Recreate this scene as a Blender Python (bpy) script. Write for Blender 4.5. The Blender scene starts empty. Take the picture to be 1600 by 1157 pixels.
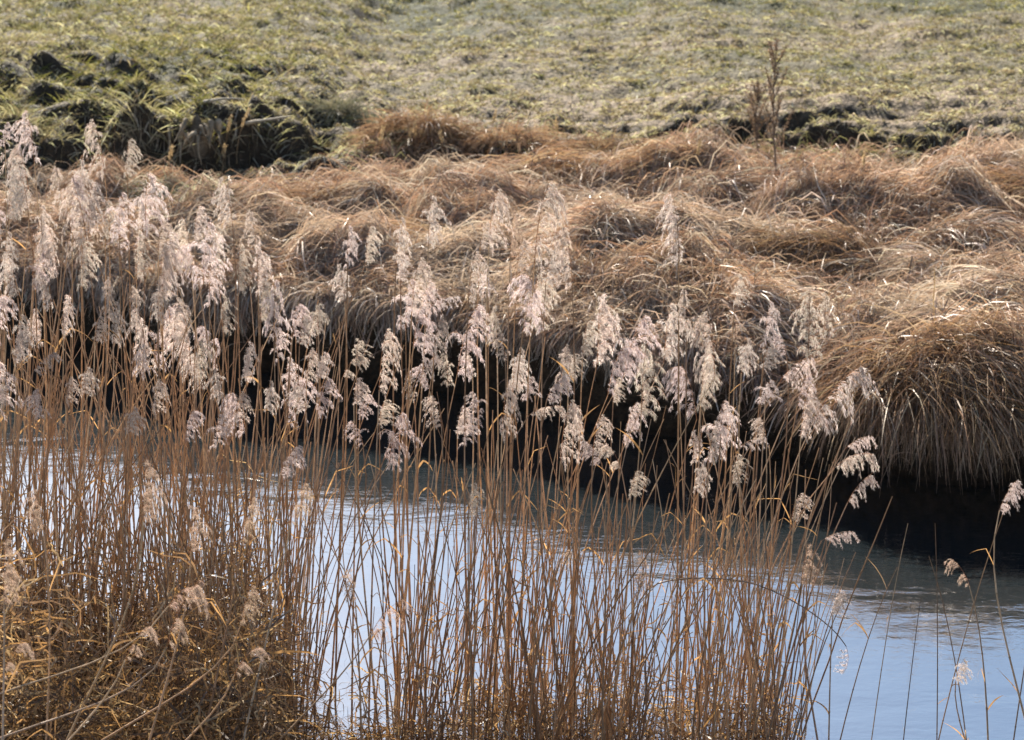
import bpy, math, random
import numpy as np
from mathutils import Vector, Matrix

SC = bpy.context.scene
COL = SC.collection

# ------------------------------------------------------------------ camera, sky, sun, exposure
CAM_H, PITCH, HFOV = 4.0, math.radians(17.0), math.radians(29.0)
cam_d = bpy.data.cameras.new('camera')
cam = bpy.data.objects.new('camera', cam_d)
COL.objects.link(cam)
cam.location = (0, 0, CAM_H)
cam.rotation_euler = (math.pi/2 - PITCH, 0, 0)
cam_d.sensor_width = 36.0
cam_d.lens = 18.0/math.tan(HFOV/2)
cam_d.clip_end = 2000
cam_d.dof.use_dof = True
cam_d.dof.focus_distance = 8.0
cam_d.dof.aperture_fstop = 4.2
SC.camera = cam

SUN_EL, SUN_AZ = math.radians(32), math.radians(-17)      # azimuth from +Y (view direction), negative = left
w = bpy.data.worlds.new('World'); SC.world = w; w.use_nodes = True
nt = w.node_tree
bg = nt.nodes['Background']
sky = nt.nodes.new('ShaderNodeTexSky')
sky.sky_type = 'NISHITA'; sky.sun_disc = False
sky.sun_elevation = SUN_EL; sky.sun_rotation = SUN_AZ
sky.air_density = 1.0; sky.dust_density = 0.35; sky.ozone_density = 0.9
nt.links.new(sky.outputs[0], bg.inputs[0])
bg.inputs[1].default_value = 0.053
sl = bpy.data.lights.new('sun', 'SUN'); sl.energy = 5.0; sl.angle = math.radians(0.55); sl.color = (1.0, 0.955, 0.88)
sun = bpy.data.objects.new('sun', sl); COL.objects.link(sun)
sd = Vector((math.sin(SUN_AZ)*math.cos(SUN_EL), math.cos(SUN_AZ)*math.cos(SUN_EL), math.sin(SUN_EL)))
sun.rotation_euler = (-sd).to_track_quat('-Z', 'Y').to_euler()
SC.view_settings.view_transform = 'Standard'; SC.view_settings.look = 'None'
SC.view_settings.gamma = 1; SC.view_settings.use_curve_mapping = False
SC.view_settings.exposure = 1.75
cy = SC.cycles
cy.max_bounces = 5; cy.diffuse_bounces = 2; cy.glossy_bounces = 3; cy.transmission_bounces = 3
cy.sample_clamp_indirect = 4.0; cy.sample_clamp_direct = 12.0
cy.use_denoising = True

rng = np.random.default_rng(7)
random.seed(7)
F = 800/math.tan(HFOV/2)                 # focal length in pixels of the 1600 px wide photograph
cp, sp = math.cos(PITCH), math.sin(PITCH)

def ray(px, py):
    u = (px-800)/F; v = (578.5-py)/F
    return np.array([u, cp + v*sp, -sp + v*cp])
def at(px, py, d):
    """point on the ray of a pixel at forward distance d (metres)"""
    r = ray(px, py); return np.array([r[0]*d/r[1], d, CAM_H + r[2]*d/r[1]])

# ------------------------------------------------------------------ noise
def _hash(ix, iy, seed):
    h = (ix.astype(np.int64)*374761393 + iy.astype(np.int64)*668265263 + seed*974711) & 0x7fffffff
    h = ((h ^ (h >> 13))*1274126177) & 0x7fffffff
    return ((h ^ (h >> 16)) & 0xffff)/65535.0
def vnoise(x, y, s, seed=0):
    x = np.asarray(x, float)/s + 100.37; y = np.asarray(y, float)/s + 57.11
    ix = np.floor(x); iy = np.floor(y); fx = x-ix; fy = y-iy
    fx = fx*fx*fx*(fx*(fx*6-15)+10); fy = fy*fy*fy*(fy*(fy*6-15)+10)
    a = _hash(ix, iy, seed); b = _hash(ix+1, iy, seed); c = _hash(ix, iy+1, seed); d = _hash(ix+1, iy+1, seed)
    return ((a*(1-fx)+b*fx)*(1-fy) + (c*(1-fx)+d*fx)*fy)*2-1
def fbm(x, y, s, seed=0, o=3):
    r = 0; a = 1.0; t = 0
    for k in range(o):
        r = r + a*vnoise(x, y, s/(2**k), seed+k*17); t += a; a *= .5
    return r/t
def sstep(e0, e1, x):
    t = np.clip((x-e0)/(e1-e0), 0, 1); return t*t*(3-2*t)

# ------------------------------------------------------------------ terrain height
def shore(x):
    return 11.72 - 0.45*6*np.tanh(x/6) - .42*sstep(.2, 2.2, x) + .16*vnoise(x, 0*x, .9, 3) + .05*vnoise(x, 0*x, .3, 4)
def near_shore(x):
    return 6.95 + 1.25*sstep(-1.25, -2.2, x) + .15*vnoise(x, 0*x, .7, 9)
def scarp(x):
    return 16.2 + .35*vnoise(x, 0*x, 1.1, 21) + .25*vnoise(x, 0*x, .35, 22) - .7*sstep(-1.2, -3.2, x)
UNDER = .42     # how far the soil face stands back below the overhanging sward
BUMPS = []      # x, y, rx, ry, h   explicit mounds and hollows
def height(x, y, under=0.0):
    x = np.asarray(x, float); y = np.asarray(y, float)
    s = (y - shore(x))*.92
    h = -.7 + .55*sstep(-1.3+under, under, s) + .77*sstep(-.02+under, .2+under*1.6, s) + .17*sstep(.15, .9, s) - .13*sstep(.6, 1.8, x)*sstep(3.5, 1.5, s)*sstep(-.02+under, .2+under, s) + .10*sstep(1, 4.5, s)
    bank = sstep(.15, 1.0, s)
    m = np.abs(vnoise(x+.1*vnoise(x, y, .3, 35), y*1.15, .85, 31))*.27 + np.abs(vnoise(x, y*1.25, .42, 32))*.15 + .05*vnoise(x, y, .24, 34) - .10 + vnoise(x, y, .2, 33)*.012
    h = h + bank*m*(1 - .85*sstep(15.4, 16.4, y))
    q = y - scarp(x)
    left = sstep(-1.4, -2.6, x)
    step = (.07 + .06*vnoise(x, 0*x, .8, 41) + .09*sstep(.9, 1.8, x) + .22*left)
    h = h + step*sstep(0, .16, q)
    h = h + np.where(q > .1, .045*np.clip(y-16.4, 0, 60), 0)*sstep(.1, .6, q)
    hum = sstep(-.6, -2.2, x)*sstep(15.0, 15.6, y)*sstep(19.8, 18.3, y)
    r1 = vnoise(x, y*1.3, .55, 51); r2 = vnoise(x, y*1.4, .26, 52)
    h = h + hum*(.20*np.abs(r1) + .08*r2)
    h = h + sstep(15.6, 16.4, y)*(.016*vnoise(x, y*1.4, .11, 60) + .026*vnoise(x, y*1.3, .22, 61) + .03*vnoise(x, y*1.3, .45, 62) + .05*vnoise(x, y, 1.6, 63))*(1+.45*sstep(18.5, 16.8, y))
    for (bx, by, rx, ry, bh) in BUMPS:
        r = ((x-bx)/rx)**2 + ((y-by)/ry)**2
        h = h + bh*np.exp(-r*1.6)
    h = h - .13*sstep(.35, .75, vnoise(x, y*1.7, .36, 171))*sstep(14.9, 15.5, y)*sstep(17.6, 16.6, y)
    # near bank under the camera
    n = near_shore(x) - y
    nb = -.7 + .7*sstep(-.9, 0, n) + .32*np.clip(n, 0, 7) + .04*vnoise(x, y, .5, 71)*sstep(0, .3, n)
    return np.where(y < 9.2, np.maximum(nb, -.7), h)

def ground_at(px, py, d0=9.5, d1=60):
    r = ray(px, py); ds = np.linspace(d0, d1, 4000)
    X = r[0]*ds/r[1]; Z = CAM_H + r[2]*ds/r[1]
    H = height(X, ds); k = np.argmax(Z < np.maximum(H, 0))
    return np.array([X[k], ds[k], max(float(H[k]), 0)])

for (px, py, rx, ry, bh) in [(300, 250, .42, .40, -.46), (215, 235, .3, .2, .08), (60, 150, .5, .2, -.12), (15, 75, .35, .3, -.2),
                             (60, 110, .6, .3, .14), (30, 215, .5, .25, -.1), (150, 190, .3, .18, -.08),
                             (630, 228, .42, .4, .12), (640, 250, .3, .16, -.07), (545, 195, .2, .2, .1),
                             (1320, 235, .5, .14, -.07), (1440, 250, .4, .12, -.06), (1100, 225, .3, .12, -.04), (640, 262, .4, .14, -.16), (1180, 222, .3, .1, -.1), (980, 205, .25, .1, -.1), (1510, 235, .3, .1, -.1), (775, 215, .2, .1, -.1), (905, 185, .25, .12, -.1),
                             (830, 320, .35, .25, -.16), (1290, 415, .4, .3, .10), (1545, 350, .4, .25, -.16),
                             (1150, 320, .5, .3, .10), (680, 300, .4, .3, .10), (1000, 420, .5, .3, .08), (400, 150, .5, .25, -.08)]:
    g = ground_at(px, py)
    BUMPS.append((g[0], g[1], rx, ry, bh))

HOLLOWS = [(BUMPS[0][0], BUMPS[0][1], .45)]
# ------------------------------------------------------------------ mesh helpers
def link(name, me, mat=None, parent=None, **props):
    o = bpy.data.objects.new(name, me); COL.objects.link(o)
    if mat is not None and me is not None and not me.materials: me.materials.append(mat)
    if parent is not None: o.parent = parent
    for k, v in props.items():
        if v: o[k] = v
    return o
def mesh_quads(name, V, Q, col=None, smooth=False):
    me = bpy.data.meshes.new(name)
    V = np.ascontiguousarray(V, dtype=np.float32); Q = np.ascontiguousarray(Q, dtype=np.int32)
    me.vertices.add(len(V)); me.vertices.foreach_set('co', V.ravel())
    me.loops.add(Q.size); me.loops.foreach_set('vertex_index', Q.ravel())
    me.polygons.add(len(Q)); me.polygons.foreach_set('loop_start', np.arange(len(Q), dtype=np.int32)*Q.shape[1])
    try: me.polygons.foreach_set('loop_total', np.full(len(Q), Q.shape[1], dtype=np.int32))
    except Exception: pass
    if smooth: me.polygons.foreach_set('use_smooth', np.ones(len(Q), dtype=bool))
    if col is not None:
        a = me.color_attributes.new('Col', 'FLOAT_COLOR', 'POINT')
        c = np.ones((len(V), 4), dtype=np.float32); c[:, :3] = col
        a.data.foreach_set('color', c.ravel())
    me.update(calc_edges=True)
    return me
def norm(v): return v/np.maximum(np.linalg.norm(v, axis=-1, keepdims=True), 1e-9)
def ribbons(P, wid, col, roll=None, taper=.12, root=.7):
    """P (n,S,3) centre lines, wid (n,) width, col (n,3): returns V,Q,C"""
    n, S, _ = P.shape
    T = np.empty_like(P); T[:, 1:-1] = P[:, 2:]-P[:, :-2]; T[:, 0] = P[:, 1]-P[:, 0]; T[:, -1] = P[:, -1]-P[:, -2]
    T = norm(T)
    if roll is None: roll = rng.uniform(0, math.pi, n)
    R = np.stack([np.cos(roll), np.sin(roll), 0.5*np.sin(roll*3.1)], -1)[:, None, :]
    side = norm(np.cross(T, np.broadcast_to(R, T.shape)))
    t = np.linspace(0, 1, S)
    prof = np.interp(t, [0, .25, .6, 1], [root, 1, .8, taper])[None, :, None]
    W = side*prof*(wid[:, None, None]*.5)
    V = np.stack([P-W, P+W], 2).reshape(-1, 3)
    base = (np.arange(n)*S*2)[:, None]+np.arange(S-1)[None, :]*2
    Q = np.stack([base, base+1, base+3, base+2], -1).reshape(-1, 4)
    C = np.repeat(col, S*2, axis=0)
    return V, Q, C
def tubes(P, rad, col, sides=5):
    """P (n,S,3), rad (n,S): returns V,Q,C"""
    n, S, _ = P.shape
    T = np.empty_like(P); T[:, 1:-1] = P[:, 2:]-P[:, :-2]; T[:, 0] = P[:, 1]-P[:, 0]; T[:, -1] = P[:, -1]-P[:, -2]
    T = norm(T)
    ref = np.where(np.abs(T[..., 1:2]) > .9, np.array([1., 0, 0]), np.array([0., 1, 0]))
    A = norm(np.cross(T, ref)); B = np.cross(T, A)
    an = np.arange(sides)*2*math.pi/sides
    ring = A[:, :, None, :]*np.cos(an)[None, None, :, None] + B[:, :, None, :]*np.sin(an)[None, None, :, None]
    V = (P[:, :, None, :] + ring*rad[:, :, None, None]).reshape(-1, 3)
    i = (np.arange(n)*S*sides)[:, None, None] + (np.arange(S-1)*sides)[None, :, None]
    k = np.arange(sides)[None, None, :]; k2 = (k+1) % sides
    Q = np.stack([i+k, i+k2, i+sides+k2, i+sides+k], -1).reshape(-1, 4)
    C = np.repeat(col, S*sides, axis=0) if col.ndim == 2 else np.repeat(col.reshape(-1, 3), sides, axis=0)
    return V, Q, C
def merge(parts):
    V = []; Q = []; C = []; o = 0
    for v, q, c in parts:
        V.append(v); Q.append(q+o); C.append(c); o += len(v)
    return np.concatenate(V), np.concatenate(Q), np.concatenate(C)

# ------------------------------------------------------------------ materials
def new_mat(name):
    m = bpy.data.materials.new(name); m.use_nodes = True
    nt = m.node_tree
    for n in list(nt.nodes): nt.nodes.remove(n)
    out = nt.nodes.new('ShaderNodeOutputMaterial')
    return m, nt, out
def leaf_mat(name, trans=.4, gloss=.08, rough=.35, tint=None, var=.25, streak=True):
    m, nt, out = new_mat(name); N = nt.nodes.new; L = nt.links.new
    at_ = N('ShaderNodeAttribute'); at_.attribute_name = 'Col'
    oi = N('ShaderNodeObjectInfo')
    tc = N('ShaderNodeTexCoord')
    no = N('ShaderNodeTexNoise'); no.inputs['Scale'].default_value = 35; no.inputs['Detail'].default_value = 3
    L(tc.outputs['Object'], no.inputs['Vector'])
    mr = N('ShaderNodeMapRange'); mr.inputs[1].default_value = .3; mr.inputs[2].default_value = .7
    mr.inputs[3].default_value = 1-var; mr.inputs[4].default_value = 1+var
    L(no.outputs[0], mr.inputs[0])
    mo = N('ShaderNodeMapRange'); mo.inputs[3].default_value = 1-var*.7; mo.inputs[4].default_value = 1+var*.7
    L(oi.outputs['Random'], mo.inputs[0])
    mm = N('ShaderNodeMath'); mm.operation = 'MULTIPLY'; L(mr.outputs[0], mm.inputs[0]); L(mo.outputs[0], mm.inputs[1])
    vm = N('ShaderNodeVectorMath'); vm.operation = 'SCALE'
    L(at_.outputs['Color'], vm.inputs[0]); L(mm.outputs[0], vm.inputs['Scale'])
    df = N('ShaderNodeBsdfDiffuse'); tr = N('ShaderNodeBsdfTranslucent'); gl = N('ShaderNodeBsdfGlossy')
    L(vm.outputs[0], df.inputs[0])
    g = N('ShaderNodeVectorMath'); g.operation = 'MULTIPLY'; g.inputs[1].default_value = tint or (1.1, 1.0, .85)
    L(vm.outputs[0], g.inputs[0]); L(g.outputs[0], tr.inputs[0])
    gl.inputs['Roughness'].default_value = rough; gl.inputs[0].default_value = (.95, .9, .85, 1)
    m1 = N('ShaderNodeMixShader'); m1.inputs[0].default_value = trans
    L(df.outputs[0], m1.inputs[1]); L(tr.outputs[0], m1.inputs[2])
    m2 = N('ShaderNodeMixShader'); m2.inputs[0].default_value = gloss; L(m1.outputs[0], m2.inputs[1]); L(gl.outputs[0], m2.inputs[2])
    L(m2.outputs[0], out.inputs[0])
    return m
M_GRASS = leaf_mat('dry_grass', .28, .05, .46)
M_MEADOW = leaf_mat('meadow_grass', .33, .006, .6, tint=(1.15, 1.15, .7))
M_PLUME = leaf_mat('reed_plume', .57, .03, .4, tint=(1.08, 1.0, .97), var=.14)
M_STEM = leaf_mat('reed_stem', .08, .06, .32, var=.3)
M_LEAF = leaf_mat('reed_leaf', .4, .04, .45, tint=(1.1, .95, .72), var=.25)
M_WOOD = leaf_mat('weathered_wood', 0.0, .02, .6, var=.35)

def ground_material():
    m, nt, out = new_mat('ground_soil'); N = nt.nodes.new; L = nt.links.new
    at_ = N('ShaderNodeAttribute'); at_.attribute_name = 'Col'
    tc = N('ShaderNodeTexCoord')
    n1 = N('ShaderNodeTexNoise'); n1.inputs['Scale'].default_value = 16; n1.inputs['Detail'].default_value = 8; n1.inputs['Roughness'].default_value = .7
    L(tc.outputs['Object'], n1.inputs['Vector'])
    cr = N('ShaderNodeValToRGB'); cr.color_ramp.elements[0].position = .3; cr.color_ramp.elements[1].position = .72
    cr.color_ramp.elements[0].color = (.3, .28, .26, 1); cr.color_ramp.elements[1].color = (1.9, 1.85, 1.75, 1)
    L(n1.outputs[0], cr.inputs[0])
    mx = N('ShaderNodeMix'); mx.data_type = 'RGBA'; mx.blend_type = 'MULTIPLY'; mx.inputs[0].default_value = 1
    L(at_.outputs['Color'], mx.inputs[6]); L(cr.outputs[0], mx.inputs[7])
    b = N('ShaderNodeBsdfPrincipled'); b.inputs['Roughness'].default_value = .9
    b.inputs['Specular IOR Level'].default_value = .2
    L(mx.outputs[2], b.inputs['Base Color'])
    n2 = N('ShaderNodeTexNoise'); n2.inputs['Scale'].default_value = 28; n2.inputs['Detail'].default_value = 6
    L(tc.outputs['Object'], n2.inputs['Vector'])
    bu = N('ShaderNodeBump'); bu.inputs['Strength'].default_value = .9; bu.inputs['Distance'].default_value = .06
    L(n2.outputs[0], bu.inputs['Height']); L(bu.outputs[0], b.inputs['Normal'])
    L(b.outputs[0], out.inputs[0])
    return m
def water_material():
    m, nt, out = new_mat('river_water'); N = nt.nodes.new; L = nt.links.new
    tc = N('ShaderNodeTexCoord')
    def wave(sx, sy, sc, det, dist):
        mp = N('ShaderNodeMapping'); mp.inputs['Scale'].default_value = (sx, sy, 1); mp.inputs['Rotation'].default_value = (0, 0, .35)
        L(tc.outputs['Object'], mp.inputs[0])
        n = N('ShaderNodeTexNoise'); n.inputs['Scale'].default_value = sc; n.inputs['Detail'].default_value = det
        n.inputs['Distortion'].default_value = .6
        L(mp.outputs[0], n.inputs['Vector']); return n
    a = wave(.8, 1.6, 2.2, 2, 0); c = wave(1, 2.2, 14, 3, 0)
    b1 = N('ShaderNodeBump'); b1.inputs['Strength'].default_value = 1; b1.inputs['Distance'].default_value = .006
    b2 = N('ShaderNodeBump'); b2.inputs['Strength'].default_value = 1; b2.inputs['Distance'].default_value = .0011
    L(a.outputs[0], b1.inputs['Height']); L(c.outputs[0], b2.inputs['Height']); L(b1.outputs[0], b2.inputs['Normal'])
    p = N('ShaderNodeBsdfPrincipled')
    p.inputs['Base Color'].default_value = (.022, .028, .03, 1)
    p.inputs['Roughness'].default_value = .03; p.inputs['IOR'].default_value = 6.8
    L(b2.outputs[0], p.inputs['Normal'])
    L(p.outputs[0], out.inputs[0])
    return m

# ------------------------------------------------------------------ ground and water
xs = np.concatenate([np.linspace(-200, -40, 9)[:-1], np.linspace(-40, -5.5, 50)[:-1], np.arange(-5.5, 5.5, .05), np.linspace(5.5, 40, 50)[1:], np.linspace(40, 200, 9)[1:]])
ys = np.concatenate([np.linspace(-25, 3, 25)[:-1], np.arange(3, 9.6, .12), np.arange(9.6, 17.8, .05), np.arange(17.8, 21, .07), np.arange(21, 30, .12), np.linspace(30, 80, 60), np.linspace(80, 500, 22)[1:]])
XX, YY = np.meshgrid(xs, ys)
HH = height(XX, YY, UNDER)
nx, ny = len(xs), len(ys)
V = np.stack([XX, YY, HH], -1).reshape(-1, 3)
ii, jj = np.meshgrid(np.arange(nx-1), np.arange(ny-1))
k = (jj*nx+ii).ravel()
Q = np.stack([k, k+1, k+nx+1, k+nx], -1)
def green_mask(x, y):
    """1 where the short turf is green, 0 where it is dry"""
    g = .50 + .55*fbm(x, y*.45, 2.2, 81, 3) + .45*fbm(x, y*.8, .35, 85, 3)
    g = g - .45*sstep(16.2, 15.4, y) + .12*sstep(17.5, 18.5, y) - .40*sstep(.0, .7, np.abs(y-17.1-.05*x)*-1+.9)*sstep(-1.6, -.2, x)
    g = g - .42*sstep(18.9, 17.6, y)*sstep(-2.0, -.8, x) - .38*np.exp(-((y-20.3-.12*x)/.38)**2) - .25*np.exp(-((y-22.3+.05*x)/.3)**2) + .25*sstep(-1.6, -2.8, x)*sstep(18.6, 17, y) + .35*sstep(21, 23, y)
    return np.clip(g, 0, 1)
x_, y_ = V[:, 0], V[:, 1]
gm = green_mask(x_, y_)[:, None]
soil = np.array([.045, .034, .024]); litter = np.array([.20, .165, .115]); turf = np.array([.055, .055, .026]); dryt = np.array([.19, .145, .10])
mead = sstep(15.6, 16.6, y_)[:, None]
c0 = soil*1.0 + (litter-soil)*(.35+.35*fbm(x_, y_, .5, 91))[:, None]
cg = dryt*(1-gm) + turf*gm
C = c0*(1-mead) + cg*mead
gx = np.gradient(HH, axis=1)/np.gradient(xs)[None, :]; gy = np.gradient(HH, axis=0)/np.gradient(ys)[:, None]
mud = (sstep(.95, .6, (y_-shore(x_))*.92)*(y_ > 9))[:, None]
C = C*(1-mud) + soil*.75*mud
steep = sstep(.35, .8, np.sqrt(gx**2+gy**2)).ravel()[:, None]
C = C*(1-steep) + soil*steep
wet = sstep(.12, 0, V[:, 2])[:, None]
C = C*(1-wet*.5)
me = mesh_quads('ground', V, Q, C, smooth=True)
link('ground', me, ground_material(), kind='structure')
wm = bpy.data.meshes.new('water')
wm.from_pydata([(-80, 0, 0), (80, 0, 0), (80, 30, 0), (-80, 30, 0)], [], [(0, 1, 2, 3)])
# water sheet: only where the river bed lies below it does it show
link('water', wm, water_material(), kind='structure')

# ------------------------------------------------------------------ grass palette
PAL_DRY = np.array([[.37, .26, .19], [.31, .22, .165], [.45, .35, .27], [.30, .19, .125], [.60, .52, .43], [.17, .12, .09], [.35, .22, .14]])
def pick(pal, n, jit=.12, p=None):
    c = pal[rng.choice(len(pal), n, p=p)]*rng.uniform(1-jit*2, 1+jit*2, (n, 1))
    return np.clip(c*rng.uniform(1-jit*.4, 1+jit*.4, (n, 3)), 0, 1)

def flow(x, y):
    a = 2.0*fbm(x, y*1.1, 1.3, 101, 2) + .7*vnoise(x, y, .4, 105)
    return a*1.5 - .35
def lay(root, ang, L, rise, S=6, up0=None, slope=1.3):
    """lodged blades that run over the ground: root (n,2)"""
    n = len(root); step = L/(S-1)
    P = np.zeros((n, S, 3)); x = root[:, 0].copy(); y = root[:, 1].copy()
    curl = rng.normal(0, .85, n); t = 0
    P[:, 0] = np.stack([x, y, height(x, y)-.01], -1)
    z = P[:, 0, 2].copy(); arch = rise; zl = rng.uniform(.5, .72, n)
    for k in range(1, S):
        t = k/(S-1); a = ang + curl*t
        go = np.where(z < zl, .03, 1.0)
        x = x + np.cos(a)*step*.95*go; y = y + np.sin(a)*step*.95*go
        h = np.maximum(height(x, y), .01)
        zt = h + arch*math.sin(math.pi*min(t*.93+.04, 1))**.8 + .006
        z = np.maximum(zt, z - slope*step*go)
        P[:, k] = np.stack([x, y, z], -1)
    return P

# ------------------------------------------------------------------ matted dry grass on the far bank (nobody could count it)
def build_mat(n):
    x = rng.uniform(-5.4, 5.4, n*3); s = rng.uniform(0, 1, n*3)**1.15*5.6
    y = shore(x) + .2 + s
    fade = sstep(16.5, 15.0, y - .9*vnoise(x, y, .6, 111) - .8*vnoise(x, y, .25, 112))
    lf_ = sstep(-1.0, -1.6, x); fade = fade*(1-lf_*sstep(14.7, 15.3, y))
    for (hx, hy, hr) in HOLLOWS: fade = fade*sstep(hr*.7, hr*1.2, np.sqrt((x-hx)**2+((y-hy)*1.0)**2))
    crease = np.abs(vnoise(x+.1*vnoise(x, y, .3, 35), y*1.15, .85, 31)) + .5*np.abs(vnoise(x, y*1.25, .42, 32))
    dens = (.12 + .88*sstep(.05, .28, crease))*(.15 + .85*sstep(-.4, .3, fbm(x, y, .4, 113, 2)))*fade*np.where(np.abs(x) < y*.275+.25, 1, .45)
    keep = rng.uniform(0, 1, n*3) < dens
    x = x[keep][:n]; y = y[keep][:n]; n = len(x)
    b_ = (np.floor(x/.09)*7+np.floor(y/.11)*13).astype(int) % 997
    bt = np.random.default_rng(3); ba = bt.normal(0, .55, 997)[b_]; bl = bt.uniform(.55, 1.35, 997)[b_]
    br = bt.uniform(.2, 2.2, 997)[b_]; bc = bt.uniform(.62, 1.25, 997)[b_]
    ang = flow(x, y) + rng.normal(0, .4, n) + ba
    # near the edge the blades tip towards the water
    e = sstep(.75, .1, y-shore(x))
    ang = np.where(rng.uniform(0, 1, n) < e*.8, -math.pi/2 + rng.normal(.25, .5, n), ang)
    far = sstep(14.0, 16.0, y)
    L = rng.uniform(.28, .62, n)*(1-.45*far)
    rise = (np.abs(rng.normal(0, 1, n))*.045 + .012)*br
    P = lay(np.stack([x, y], -1), ang, L, rise, 5)
    c = pick(PAL_DRY, n)*bc[:, None]
    grey = fbm(x, y, .9, 121, 2)
    warm = np.clip(grey, 0, 1)[:, None]; c = c*(1 - warm*.6*np.array([0, .12, .3]))
    pale = np.clip(-grey, 0, 1)[:, None]*1.2; c = c*(1-pale) + np.array([.52, .44, .35])*pale
    gr = (sstep(14.4, 16, y)*rng.uniform(0, 1, n) > .72)[:, None]
    c = np.where(gr, np.array([.22, .22, .10]), c)
    return ribbons(P, rng.uniform(.0025, .0085, n), np.clip(c, 0, 1))
V, Q, C = build_mat(105000)
link('dry_grass_mat', mesh_quads('dry_grass_mat', V, Q, C), M_GRASS, kind='stuff',
     label='matted dry golden brown grass lying over the far bank', category='grass')

def build_upright(n):
    """sparse upright straw between the lodged mat"""
    x = rng.uniform(-4.6, 4.4, n); y = shore(x)+.1+rng.uniform(0, 1, n)*5
    k = (fbm(x, y, .4, 131, 2) > .05) & (y < 15.9 + .5*vnoise(x, y, .5, 137) - 1.1*sstep(-1.0, -1.7, x)); x = x[k]; y = y[k]; n = len(x)
    L = rng.uniform(.1, .32, n); a = flow(x, y)+rng.normal(0, .8, n); S = 5
    P = np.zeros((n, S, 3)); P[:, 0] = np.stack([x, y, height(x, y)-.01], -1)
    tilt = rng.uniform(.2, .7, n); bend = rng.uniform(.3, 1.6, n)
    for i in range(1, S):
        th = tilt + bend*(i/(S-1)); st = L/(S-1)
        P[:, i] = P[:, i-1] + np.stack([np.cos(a)*np.sin(th), np.sin(a)*np.sin(th), np.cos(th)], -1)*st[:, None]
    return ribbons(P, rng.uniform(.003, .006, n), pick(PAL_DRY, n))
def build_broken(n):
    x = rng.uniform(-4.6, 4.4, n); y = shore(x)+.25+rng.uniform(0, 1, n)**1.1*4.6
    k = (fbm(x, y, .5, 135, 2) > -.15) & (y < 15.9 + .5*vnoise(x, y, .5, 137) - 1.1*sstep(-1.0, -1.7, x)); x = x[k]; y = y[k]; n = len(x)
    P = lay(np.stack([x, y], -1), rng.uniform(0, 2*math.pi, n), rng.uniform(.12, .5, n), np.abs(rng.normal(0, .07, n))+.02, 5)
    j = rng.normal(0, .012, P.shape); j[:, 0] = 0; P = P + j; P[..., 2] = np.maximum(P[..., 2], .3)
    return ribbons(P, rng.uniform(.005, .012, n), pick(np.vstack([PAL_DRY, [[.62, .55, .46], [.14, .10, .08], [.42, .36, .30]]]), n))
V, Q, C = merge([build_upright(34000), build_broken(22000)])
link('upright_straw', mesh_quads('upright_straw', V, Q, C), M_GRASS, kind='stuff',
     label='loose upright blades of dry straw between the matted grass', category='grass')

# ------------------------------------------------------------------ meadow turf
def build_meadow(n):
    u = rng.uniform(0, 1, n*2); y = 15.4 + (27.5-15.4)*u**1.15
    x = rng.uniform(-1, 1, n*2)*(y*.275+1.2)
    f = sstep(15.5, 16.4, y + .5*vnoise(x, y, .6, 141) + .9*sstep(-1.4, -2.4, x))
    cl = fbm(x, y*1.0, .11, 143, 2)                      # small tufts
    gm = green_mask(x, y)
    keep = rng.uniform(0, 1, n*2) < f*(1-.6*sstep(17.9, 16.9, y)*sstep(-1.6, -.6, x)*sstep(-.5, .3, vnoise(x, y, .5, 145)))*(.06+.94*sstep(-.25, .35, cl))*(.45+.55*gm)
    x = x[keep][:n]; y = y[keep][:n]; gm = gm[keep][:n]; cl = cl[keep][:n]; n = len(x)
    L = rng.uniform(.02, .05, n)*(.75+1.3*np.clip(cl, 0, 1))*(1+.5*sstep(-1.2, -2.2, x))*(1+1.6*sstep(-.12, .0, y-scarp(x))*sstep(.3, .1, y-scarp(x)))*(1+.5*sstep(-1.6, -2.6, x))
    a = rng.uniform(0, 2*math.pi, n); th0 = rng.uniform(.1, .8, n); S = 3
    P = np.zeros((n, S, 3)); P[:, 0] = np.stack([x, y, height(x, y)-.005], -1)
    for i in range(1, S):
        th = th0 + .8*i/(S-1); st = (L/(S-1))[:, None]
        P[:, i] = P[:, i-1] + np.stack([np.cos(a)*np.sin(th), np.sin(a)*np.sin(th), np.cos(th)], -1)*st
    g = rng.uniform(0, 1, n) < gm*.6
    green = pick(np.array([[.13, .125, .042], [.19, .17, .07], [.085, .09, .032], [.26, .225, .105]]), n)
    dry = pick(np.array([[.30, .26, .18], [.24, .20, .14], [.42, .38, .29], [.19, .155, .115]]), n)
    c = np.where(g[:, None], green, dry)*np.where(rng.uniform(0, 1, n) < .12, 1.7, 1.0)[:, None]
    return ribbons(P, rng.uniform(.006, .013, n), np.clip(c, 0, .8))
V, Q, C = build_meadow(165000)
link('meadow_grass', mesh_quads('meadow_grass', V, Q, C), M_MEADOW, kind='stuff',
     label='short patchy green and straw coloured turf of the meadow', category='grass')

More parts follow.
